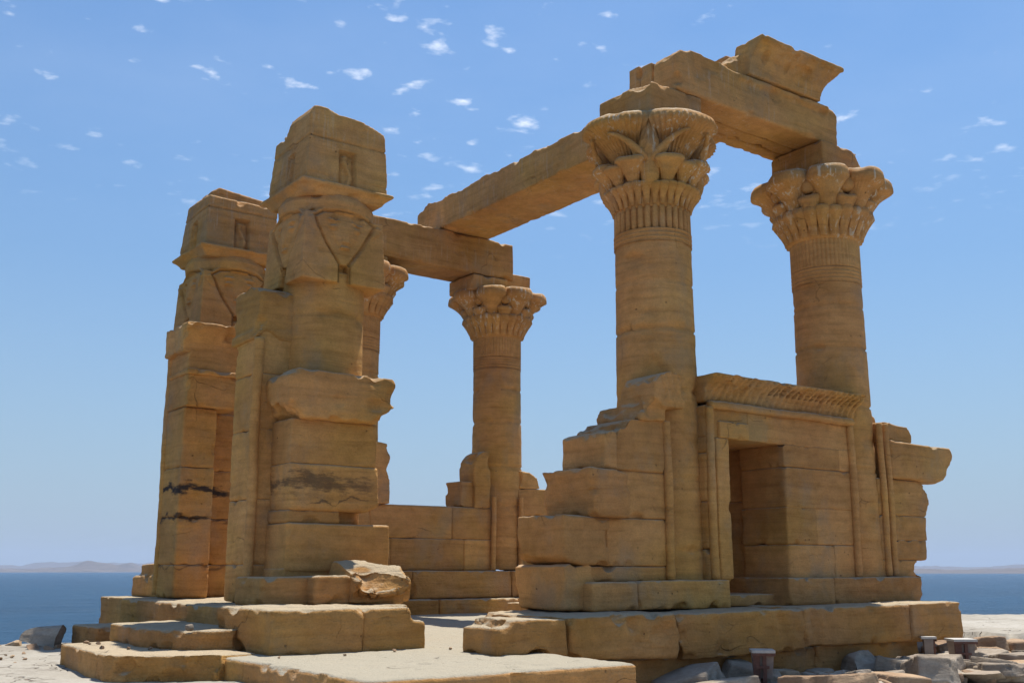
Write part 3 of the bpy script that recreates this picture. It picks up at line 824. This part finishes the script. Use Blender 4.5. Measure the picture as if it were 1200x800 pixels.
T.part('torus_moulding', g, ST)
def reeds(V, N):
    D = np.zeros_like(V); f = (N[:, 1] < -.25) & (V[:, 2] > 1.81) & (V[:, 2] < 2.09)
    t = (V[:, 2]-1.8)/.26
    ph = (V[:, 0]-.10*t**1.6)*2*pi/.105
    wgt = np.clip(1.1+.7*fbm(V, 1.1, 2, 77), .3, 1)
    g_ = (np.sin(ph) > .1)*.028*wgt
    hole = (np.sin(ph) > .0)*(V[:, 0] > 9.62)*(np.abs(t-.78) < .14)*.05
    D[:, 1] += f*(g_+hole); return D
g = Geo(); stone(g, cav_profile(8.62, 11.32, 1.805, 2.10, 8.13, .17, 8.78, uout=.0), .018, .008, 3, .004, .5, reeds, chips=.5)
T.part('cornice', g, ST)

# right broken wall
T = Thing('screen_wall', (12.2, 8.45, -.1), 'broken wall at the far right end with one block jutting out over the lake view', 'wall')
g = Geo()
stone(g, prism([(11.62, -.09), (12.42, -.09), (12.30, .02), (12.36, .12), (11.62, .12)], 1, 8.12, 8.8), .03, .010, 5)
stone(g, box(11.62, 12.57, 8.12, 8.8, .115, .36), .03, .010, 4)
stone(g, box(11.62, 12.60, 8.12, 8.8, .355, .66), .03, .010, 4)
stone(g, prism([(11.62, .655), (12.60, .655), (12.70, .82), (12.68, .98), (12.58, 1.12), (11.62, 1.12)], 1, 8.12, 8.8), .03, .012, 5)
stone(g, prism([(11.62, 1.78), (12.06, 1.77), (12.02, 1.92), (11.92, 1.98), (11.8, 1.99), (11.62, 2.02)], 1, 8.35, 8.8), .03, .02, 6)
stone(g, prism([(11.85, 1.58), (12.42, 1.58), (12.44, 1.70), (12.36, 1.80), (11.85, 1.83)], 1, 8.12, 8.75), .03, .014, 5)
T.part('masonry', g, ST)
g = Geo(); stone(g, prism([(11.86, 1.12), (12.62, 1.11), (12.80, 1.09), (12.98, 1.14), (13.12, 1.25), (13.20, 1.36), (13.27, 1.48), (13.20, 1.58), (12.6, 1.585), (11.86, 1.60)], 1, 8.06, 8.72), .03, .014, 5)
T.part('jutting_block', g, ST)
for u in (11.71, 11.84):
    g = Geo(); torus_v(g, u, 8.10, -.08, 1.8, .043, u); T.part('torus_moulding', g, ST)

# rear wall
T = Thing('screen_wall', (9.6, 15.9, -.9), 'low rear wall seen through the middle opening behind the broken entrance side', 'wall')
g = Geo()
for (z0, z1, cuts) in ((-.02, .51, (5.4, 7.2, 9.0, 10.45, 11.1)), (.505, 1.055, (5.4, 7.6, 8.6, 10.2, 11.1))):
    for a, b in zip(cuts[:-1], cuts[1:]): stone(g, box(a, b+.003, 15.55+random.uniform(-.004, .005), 16.2, z0, z1), .03, .004, 1, chips=.4)
stone(g, box(10.40, 10.75, 15.60, 16.1, 1.05, 1.50), .03, .012, 4)
stone(g, join(prism([(10.66, 1.05), (11.0, 1.05), (11.0, 2.02), (10.86, 2.04), (10.74, 1.98), (10.66, 1.85), (10.62, 1.66), (10.64, 1.50), (10.66, 1.46)], 1, 15.54, 16.0)), .03, .016, 6)
stone(g, prism([(8.8, 1.05), (8.95, 1.05), (8.95, 1.40), (8.87, 1.62), (8.95, 1.82), (8.86, 2.04), (8.6, 2.06), (8.6, 1.05)], 1, 15.5, 16.1), .03, .014, 6)
for (a, b, z0, z1) in ((11.62, 12.6, -.02, .5), (11.62, 12.3, .495, .95), (12.29, 14.2, .495, .95), (12.6, 14.3, -.02, .5), (11.62, 13.4, .945, 1.43)):
    stone(g, box(a, b, 15.56, 16.2, z0, z1), .035, .008, 4)
stone(g, prism([(11.64, 1.42), (12.12, 1.43), (12.05, 1.62), (11.88, 1.72), (11.64, 1.74)], 1, 15.56, 16.1), .03, .016, 6)
stone(g, prism([(11.60, 1.72), (11.74, 1.74), (11.70, 1.90), (11.60, 1.98)], 1, 15.75, 16.2), .03, .012, 4)
T.part('masonry', g, ST)
g = Geo()
for a, b in ((5.2, 7.4), (7.4, 9.3), (9.3, 11.3), (11.3, 14.2)): stone(g, box(a, b, 15.33, 16.1, -.47, -.02), .035, .012, 5)
for a, b in ((5.2, 7.8), (7.8, 9.65), (9.66, 11.25), (11.25, 14.2)): stone(g, box(a, b, 15.02+random.uniform(-.03, .03), 15.7, -.95, -.47), .035, .020, 6)
T.part('plinth_course', g, ST_BASE)
for u in (11.03, 11.62):
    g = Geo(); torus_v(g, u, 15.50, -.02, 1.25, .045, u); T.part('torus_moulding', g, ST)

# ================================================================== PLINTH (front)
T = Thing('plinth', (8.5, 7.9, -1.1), 'long low plinth of rough blocks under the doorway wall and its columns', 'plinth')
def chip(u, v, z, s=.12): return None
g = Geo()
stone(g, prism([(6.06, -.75), (7.32, -.80), (7.36, -.62), (7.30, -.40), (6.75, -.395), (6.06, -.40)], 1, 7.36, 8.9), .03, .026, 8, .008, .6)
stone(g, prism([(7.36, -.66), (7.46, -.82), (9.2, -.80), (9.18, -.39), (7.38, -.40)], 1, 7.39, 8.9), .03, .020, 7, .008, .45)
stone(g, box(9.19, 11.05, 7.41, 8.9, -.78, -.385), .03, .014, 6, .01, .5)
stone(g, box(11.04, 12.03, 7.38, 8.9, -.80, -.372), .03, .014, 6, .01, .65)
T.part('upper_course', g, ST_BASE)
g = Geo()
stone(g, box(6.5, 9.5, 7.52, 8.8, -1.15, -.79), .035, .020, 6, tone=.2)
stone(g, box(9.49, 11.3, 7.50, 8.8, -1.2, -.775), .035, .020, 6, tone=.4)
T.part('lower_course', g, ST_BASE)
solo('stone_block', stone(Geo(), join(prism([(5.30, -.70), (6.04, -.73), (6.03, -.41), (5.44, -.405), (5.42, -.46), (5.30, -.47)], 1, 7.38, 7.92)), .028, .022, 7, .008, .55),
     ST_BASE, (5.5, 7.8, -.7), 'rough block lying at the left end of the long front plinth, sunlit on top', 'stone block')
# terrace slab and floor
g = Geo()
stone(g, prism([(3.45, 9.0), (3.45, 6.22), (5.75, 6.22), (5.80, 7.6), (5.6, 8.4), (4.6, 9.3)], 2, -1.12, -.685), .035, .012, 5, .006, .6)
solo('terrace_slab', g, ST_SLAB, (5, 7, -1.1), 'broad pale pavement slab in the foreground, sunlit, before the middle opening', 'stone slab')
g = Geo(); stone(g, box(4.7, 11.7, 8.6, 15.2, -1.15, -.70), .05, .010, 3, .004, .6)
solo('floor_slab', g, ST_SLAB, (9.3, 11.9, -1.1), 'inner floor of the kiosk glimpsed in the middle opening', 'stone floor')
g = Geo(); stone(g, box(9.6, 10.6, 12.6, 13.2, -.70, -.47), .03, .016, 6)
solo('stone_block', g, ST_BASE, (10.1, 12.9, -.7), 'small pale-topped block low in the middle opening, just left of the broken wall', 'stone block')

# ================================================================== ENTRANCE SIDE
T = Thing('pier', (5.2, 10.5, -.3), 'broken pier of big blocks at the foot of the nearer Hathor column, one overhanging', 'wall')
g = Geo()
stone(g, box(4.66, 5.2, 10.17, 10.75, -.31, .02), .03, .008, 4)
stone(g, prism([(4.68, -.03), (5.86, -.03), (5.87, .46), (4.68, .465)], 1, 10.15, 10.95), .03, .006, 3, tone=.62, chips=.6)
stone(g, box(4.69, 5.30, 10.20, 10.9, .46, .60), .03, .010, 7, tone=.25)
stone(g, box(5.25, 5.62, 10.5, 10.9, .44, .61), .03, .008, 3, tone=.2)
stone(g, prism([(4.72, .59), (5.60, .585), (5.74, .66), (5.73, 1.07), (4.69, 1.07)], 1, 10.175, 10.9), .03, .006, 3, tone=.7, chips=.6)
stone(g, box(4.70, 5.70, 10.19, 10.9, 1.06, 1.53), .03, .006, 3, tone=.4, chips=.6)
T.part('masonry', g, ST_STAIN_B)
g = Geo(); stone(g, prism([(4.62, 1.66), (4.78, 1.52), (5.66, 1.52), (5.73, 1.63), (5.86, 1.70), (5.80, 1.80), (5.85, 1.92), (5.87, 2.03), (4.70, 2.04), (4.60, 1.95)], 1, 10.06, 10.75), .03, .014, 6, tone=.55)
T.part('overhanging_block', g, ST)
# nearer jamb
T = Thing('door_jamb', (4.7, 11, -.34), 'tall narrow jamb on the near side of the entrance, joined to the nearer Hathor column', 'door jamb')
g = Geo()
for z0, z1 in ((-.33, .05), (.045, .72), (.715, 1.45), (1.445, 2.05), (2.045, 2.52)):
    stone(g, box(4.50, 5.25, 10.66, 11.28, z0, z1), .028, .007, 3)
T.part('masonry', g, ST)
g = Geo()
stone(g, join(prism([(10.65, 2.5), (11.30, 2.5), (11.36, 2.62), (11.42, 2.66), (11.30, 2.72), (11.36, 2.90), (11.38, 3.02), (11.0, 3.06), (10.75, 3.0), (10.65, 2.95)], 0, 4.49, 5.1),
              prism([(10.64, 2.42), (11.34, 2.42), (11.34, 2.52), (10.64, 2.52)], 0, 4.46, 5.1)), .026, .012, 5)
T.part('cornice', g, ST)
g = Geo(); torus_v(g, 4.50, 10.655, -.32, 2.42, .055); T.part('torus_moulding', g, ST)
# farther jamb
T = Thing('door_jamb', (4.75, 13.1, -.34), 'farther jamb of the entrance at far left, marked with black stains', 'door jamb')
g = Geo()
for k, (z0, z1) in enumerate(((-.33, .06), (.055, .62), (.615, 1.22), (1.215, 1.95))):
    stone(g, box(4.50, 4.93, 12.84, 13.46, z0, z1), .028, .008, 3, tone=.45+.1*(k % 2))
    stone(g, box(4.92, 5.5, 13.24, 13.6, z0, z1), .03, .008, 3, tone=.3)
T.part('masonry', g, ST_STAIN_A)
g = Geo()
stone(g, box(4.49, 5.15, 12.74, 13.44, 1.95, 2.36), .028, .007, 3, tone=.4)
stone(g, box(4.50, 5.15, 12.80, 13.44, 2.36, 2.9), .028, .007, 3, tone=.6)
stone(g, cav_profile(4.42, 5.15, 2.62, 2.98, 12.80, .14, 13.46, uout=0), .026, .012, 4)
stone(g, box(4.47, 5.12, 12.70, 13.4, 2.34, 2.405), .024, .006, 3, tone=.7)
T.part('lintel_stub', g, ST)
g = Geo(); torus_v(g, 4.52, 13.47, -.3, 2.7, .05); T.part('torus_moulding', g, ST)

# stylobate blocks on the entrance side
def blk(label, solid, base, amp=.018, wear=7, mat=ST_BASE, name='stone_block', cat='stone block', group=None, vox=.03, tone=None, lump=0):
    return solo(name, stone(Geo(), solid, vox, amp, wear, .006, tone, lump=lump), mat, base, label, cat, group)
blk('large rough block at the near left corner under the pier, resting on the pale slab', prism([(3.80, 8.47), (4.63, 8.42), (4.64, 9.7), (3.74, 9.5)], 2, -.70, -.318), (4.2, 9, -.7), .02, 7)
blk('rough block with a small sunlit notch on its right end, beside the middle opening', prism([(4.63, -.71), (5.28, -.72), (5.28, -.45), (5.13, -.43), (5.10, -.325), (4.63, -.325)], 1, 8.44, 9.6), (4.95, 9, -.7), .02, 7)
g = Geo()
for v0, v1, u in ((9.5, 10.9, 3.93), (10.9, 12.0, 4.00), (12.0, 13.5, 4.10), (13.5, 14.75, 4.22)):
    stone(g, box(u, 5.6, v0, v1+.003, -.90, -.338), .035, .014, 6)
stone(g, box(4.6, 5.6, 9.3, 10.2, -.72, -.335), .035, .012, 5)
solo('plinth', g, ST_BASE, (4.8, 12, -.9), 'entrance-side plinth course of pale-topped blocks below both door jambs', 'plinth')
blk('smooth low block beside the foot of the near jamb torus', box(4.28, 4.84, 9.80, 10.45, -.338, -.07), (4.6, 10, -.33), .008, 4, ST)
blk('squat yellowish block between the smooth low block and the pale boulder', box(4.75, 5.18, 9.62, 10.2, -.335, -.06), (5, 9.9, -.33), .016, 6, ST_BASE)
# pale boulder
def boulder(cx, cy, cz, sx, sy, sz, seed, ncut=9, flat=.8, det=.03):
    rnd = random.Random(seed)
    n, m_ = (80, 48) if sx > .3 else (40, 24); V, F = ellip(0, 0, 0, 1, 1, 1, n, m_); V = np.array(V)
    for _ in range(ncut):
        d = np.array([rnd.gauss(0, 1), rnd.gauss(0, 1), rnd.gauss(0, .8)]); d /= np.linalg.norm(d)
        h = rnd.uniform(.34, .74); q = V@d; ex = np.clip(q-h, 0, None); V = V-np.outer(ex*flat, d)
    V *= np.array([sx, sy, sz])
    a = rnd.uniform(0, pi)
    nn = V/np.maximum(np.linalg.norm(V, axis=1)[:, None], 1e-6)
    V = V+nn*(det*fbm(V, 3.0, 4, seed)+det*.5*fbm(V*np.array([1, 1, 4]), 4.0, 3, seed+4)+det*.3*fbm(V, 16, 2, seed+8))[:, None]
    g = Geo(); g.add(V+np.array([cx, cy, cz]), F, rnd.uniform(.2, .9)); return g
def rotz(g, a, c):
    ca, sa = cos(a), sin(a)
    for k, v in enumerate(g.V):
        w_ = v-np.array(c); g.V[k] = np.stack([w_[:, 0]*ca-w_[:, 1]*sa, w_[:, 0]*sa+w_[:, 1]*ca, w_[:, 2]], 1)+np.array(c)
    return g
solo('boulder', stone(Geo(), join(prism([(9.56, -.335), (10.0, -.335), (10.0, .07), (9.88, .09), (9.42, -.08), (9.38, -.15), (9.44, -.21), (9.55, -.25)], 0, 5.10, 5.70),
                                 prism([(9.6, -.3), (9.95, -.3), (9.9, .05), (9.5, -.06)], 0, 5.6, 5.78)), .02, .025, 14, .012, .9, lump=.10, chips=.2), ST_BASE, (5.4, 9.7, -.33),
     'irregular broken boulder with a bright sunlit face, perched on the block beside the opening', 'boulder')
blk('pale block at far left against the farther jamb, small broken piece above', join(box(4.60, 5.1, 13.56, 14.72, -.338, -.07), box(4.66, 5.1, 13.56, 14.60, -.08, .07)), (4.85, 14.4, -.33), .012, 5, ST)
# steps
blk('lowest entrance step, broad block at bottom left with its front corner towards the viewer', prism([(2.76, 10.78), (2.66, 9.03), (3.38, 8.50), (3.75, 8.6), (3.85, 10.9)], 2, -.95, -.665), (3.1, 9.8, -.9), .010, 5, ST_BASE, 'stone_step', 'step', 'entrance steps')
blk('middle entrance step with a rounded front corner, resting on the lowest step', prism([(3.27, 11.05), (3.18, 9.85), (3.28, 9.48), (3.50, 9.15), (3.75, 9.05), (4.1, 9.3), (4.1, 11.3)], 2, -.68, -.505), (3.6, 10.2, -.66), .010, 5, ST_BASE, 'stone_step', 'step', 'entrance steps')
blk('small end block farther left behind the entrance steps', box(3.50, 4.25, 12.3, 13.25, -.95, -.61), (3.8, 12.8, -.9), .012, 5, ST_BASE, 'stone_step', 'step', 'entrance steps')
solo('pebble', rotz(boulder(3.42, 9.28, -.48, .045, .035, .03, 5, 5, .8, .005), .4, (3.42, 9.28, -.48)), ROCK_G, (3.42, 9.28, -.5), 'small round pebble on the middle entrance step', 'stone')

# ================================================================== ROCKS
def rk(label, x, y, z, sx, sy, sz, mat, seed, rot=0, name='rock', group=None, cat='rock', ncut=17, tilt=0):
    g = boulder(0, 0, 0, sx, sy, sz, seed, ncut, 1.0, .035*min(1, sz*3))
    if tilt:
        ct, st_ = cos(tilt), sin(tilt)
        for k, v in enumerate(g.V): g.V[k] = np.stack([v[:, 0]*ct+v[:, 2]*st_, v[:, 1], -v[:, 0]*st_+v[:, 2]*ct], 1)
    rotz(g, rot, (0, 0, 0)); g.shift((x, y, z))
    return solo(name, g, mat, (x, y, z), label, cat, group)
#ROCKS
big = (('grey leaning slab of rock in shadow below the doorway wall', 1010, 787, -1.06, .85, .50, .26, ROCK_G, 11, .5, .16),
 ('flat grey rock slab against the lower plinth, behind the leaning slab', 935, 772, -1.08, .75, .42, .22, ROCK_G, 12, .2, -.12),
 ('flat brown slab half buried at the bottom edge beside the pale pavement', 800, 796, -1.06, .62, .34, .16, ROCK_B, 13, .1, 0),
 ('large pale sunlit slab sloping down at the bottom right corner', 1150, 796, -1.10, .95, .60, .22, ROCK_G, 14, .6, .12),
 ('bulky brown rock under the flat ledge at right edge', 1165, 765, -1.08, 1.1, .60, .30, ROCK_B, 15, .9, 0),
 ('tilted grey rock right of the leaning slab, in front of the plinth end', 1052, 792, -1.08, .45, .32, .18, ROCK_G, 16, 1.2, -.2),
 ('pale broken stone between the two right-hand floodlights', 1100, 785, -1.08, .26, .2, .11, ROCK_G, 17, .8, .2),
 ('dark grey rock touching the leftmost floodlight box', 915, 796, -1.08, .34, .24, .14, ROCK_G, 18, .3, .1),
 ('reddish layered rock just behind the narrow floodlight', 1068, 764, -1.08, .55, .35, .12, ROCK_B, 19, .4, .05),
 ('grey flat rock behind the wide floodlight box', 1110, 757, -1.08, .60, .38, .15, ROCK_G, 20, .7, 0),
 ('small sunlit rock pile stone on the ledge front at right', 1130, 744, -1.05, .40, .28, .14, ROCK_G, 21, .5, .1))
def ray(x, y, z):
    X = x-600; Y = 400-y; c, s_ = cos(PITCH), sin(PITCH); f = 1261*c-Y*s_; u = 1261*s_+Y*c
    k = z/u; return (cos(YAW)*f+sin(YAW)*X)*k, (sin(YAW)*f-cos(YAW)*X)*k
for lab, x, y, z, sx, sy, sz, mt, sd, ro, ti in big:
    u, v = ray(x, y, z); rk(lab, u, v, z+.02, sx, sy, sz, mt, sd, ro, tilt=ti)
rr = random.Random(4)
def slab(u, v, z, r_, th, tl, mt, lab, grp, vox=.02):
    n = rr.randint(5, 7); a0 = rr.uniform(0, 6); el_ = rr.uniform(.55, .95)
    poly = [(r_*cos(a0+2*pi*k/n)*rr.uniform(.75, 1.1), r_*el_*sin(a0+2*pi*k/n)*rr.uniform(.75, 1.1)) for k in range(n)]
    top = [(x*rr.uniform(.82, .98), y*rr.uniform(.82, .98)) for x, y in poly]
    V = [(x, y, -th/2) for x, y in poly]+[(x, y, th/2*rr.uniform(.8, 1.15)) for x, y in top]
    F = [tuple(range(n-1, -1, -1)), tuple(range(n, 2*n))]+[(k, (k+1) % n, n+(k+1) % n, n+k) for k in range(n)]
    g = Geo(); stone(g, (V, F), vox, .007, 0, .006, rr.uniform(.1, .9), chips=1.3)
    az = rr.uniform(0, 6.28); ca, sa = cos(az), sin(az); ct, st_ = cos(tl), sin(tl)
    for k, p in enumerate(g.V):
        x = p[:, 0]*ct+p[:, 2]*st_; zz = -p[:, 0]*st_+p[:, 2]*ct
        g.V[k] = np.stack([x*ca-p[:, 1]*sa+u, x*sa+p[:, 1]*ca+v, zz+z], 1)
    return solo('rock', g, mt, (u, v, z), lab, 'rock', grp)
for k in range(210):
    u = rr.uniform(7.0, 13.6); v = rr.uniform(6.2, 7.42) if u < 12.1 else rr.uniform(6.3, 9.2)
    if u+.55*v > 18.0 or (abs(u-7.9) < .22 and v < 7.05) or (abs(u-11.1) < .3 and abs(v-6.8) < .3): continue
    r_ = rr.uniform(.10, .22)*(2.5 if k % 5 == 0 else 1)
    slab(u, v, -1.10+rr.uniform(.0, .06)+r_*.12, r_, r_*rr.uniform(.22, .5), rr.uniform(-.32, .32), ROCK_G if rr.random() < .72 else ROCK_B,
         'broken flat stone in the rubble before and beside the long plinth', 'flat stones before the plinth', .026 if r_ > .3 else .018)
for k in range(9):
    t_ = k/8; slab(12.7+1.6*t_, 9.75-2.6*t_+rr.uniform(-.1, .1), -.96, rr.uniform(.28, .42), rr.uniform(.12, .2), rr.uniform(-.1, .1), ROCK_B,
         'reddish brown slab along the front edge of the flat ledge at right', 'slabs under the right-hand ledge', .03)
for k in range(26):
    if k < 4: u, v, z = rr.uniform(3.7, 5.6), rr.uniform(7.9, 8.3), -.680
    elif k < 20: u, v, z = rr.uniform(1.9, 2.9), rr.uniform(10.8, 13.2), -.855
    else: u, v, z = rr.uniform(2.75, 3.2), rr.uniform(9.2, 10.5), -.66
    s_ = rr.uniform(.012, .035)
    rk('tiny loose pebble on the pale paving or steps', u, v, z+s_*.3, s_*1.3, s_, s_*.7, ROCK_B, 500+k, rr.uniform(0, 3), 'pebble', 'loose pebbles on the paving', 'pebble', 8)
rk('white-topped wedge-shaped boulder at the water edge, far left', 3.25, 13.3, -.74, .34, .45, .20, ROCK_G, 71, .6)
for k, (x, y, s_) in enumerate(((2.75, 13.5, .10), (2.95, 13.55, .13), (3.3, 12.9, .11), (3.05, 12.95, .12), (2.6, 13.3, .09), (3.15, 12.75, .08))):
    rk('small tan stone along the rocky lake edge at far left', x, y, -.84, s_, s_*1.3, s_*.5, ROCK_B, 80+k, k, group='small stones at the left shore')
rk('brown rounded stone in front of the lowest step', 3.10, 8.10, -.93, .22, .2, .12, ROCK_B, 90, 1)

# ================================================================== FLOODLIGHTS
def floodlight(x, y, z, rot, wid, label, dp=.10):
    T = Thing('floodlight', (x, y, z), label, 'floodlight', 'floodlight boxes among the rocks')
    ca, sa = cos(rot), sin(rot)
    def R(s_):
        V, F = s_; return [(x+a*ca-b*sa, y+a*sa+b*ca, z+c) for a, b, c in V], F
    h = .27; w2 = wid/2
    T.part('housing', G(R(hexa([(-w2*.8, -dp*.9, .05), (w2*.8, -dp*.9, .05), (w2*.8, dp*.9, .05), (-w2*.8, dp*.9, .05)], [(-w2, -dp, h), (w2, -dp, h), (w2, dp, h), (-w2, dp, h)]))), GREYP, sm=False)
    T.part('front_frame', G(R(join(box(-.012, .022, -dp-.025, -dp-.001, -.05, h), box(-w2*.8, w2*.5, -dp-.027, -dp-.002, h*.5, h*.5+.025), box(-w2, -w2*.35, -dp-.015, -dp-.001, .05, h*.96)))), RUST, sm=False)
    lid = T.part('lid', G(R(box(-w2*1.12, w2*1.12, -dp-.035, dp+.025, h+.004, h+.028))), WHITE, sm=False)
    T.part('lid_rim', G(R(join(box(-w2*1.10, w2*1.10, -dp-.034, -dp-.026, h-.022, h+.003)))), RUST, lid, sm=False)
    T.part('post', G(R(box(-.02, .02, -.02, .02, -.25, .05))), RUST, sm=False)
#LAMPS
floodlight(8.00, 6.95, -1.02, -.75, .19, 'leftmost floodlight box with a white lid, at the bottom edge before the plinth')
floodlight(11.15, 7.28, -1.03, .75, .10, 'narrow dark floodlight seen edge-on among the rocks at right', .05)
floodlight(11.10, 6.85, -1.03, -.62, .23, 'rightmost floodlight box with rusty cross frame and white lid')
bpy.data.objects.remove(_to); bpy.data.meshes.remove(_tmp)
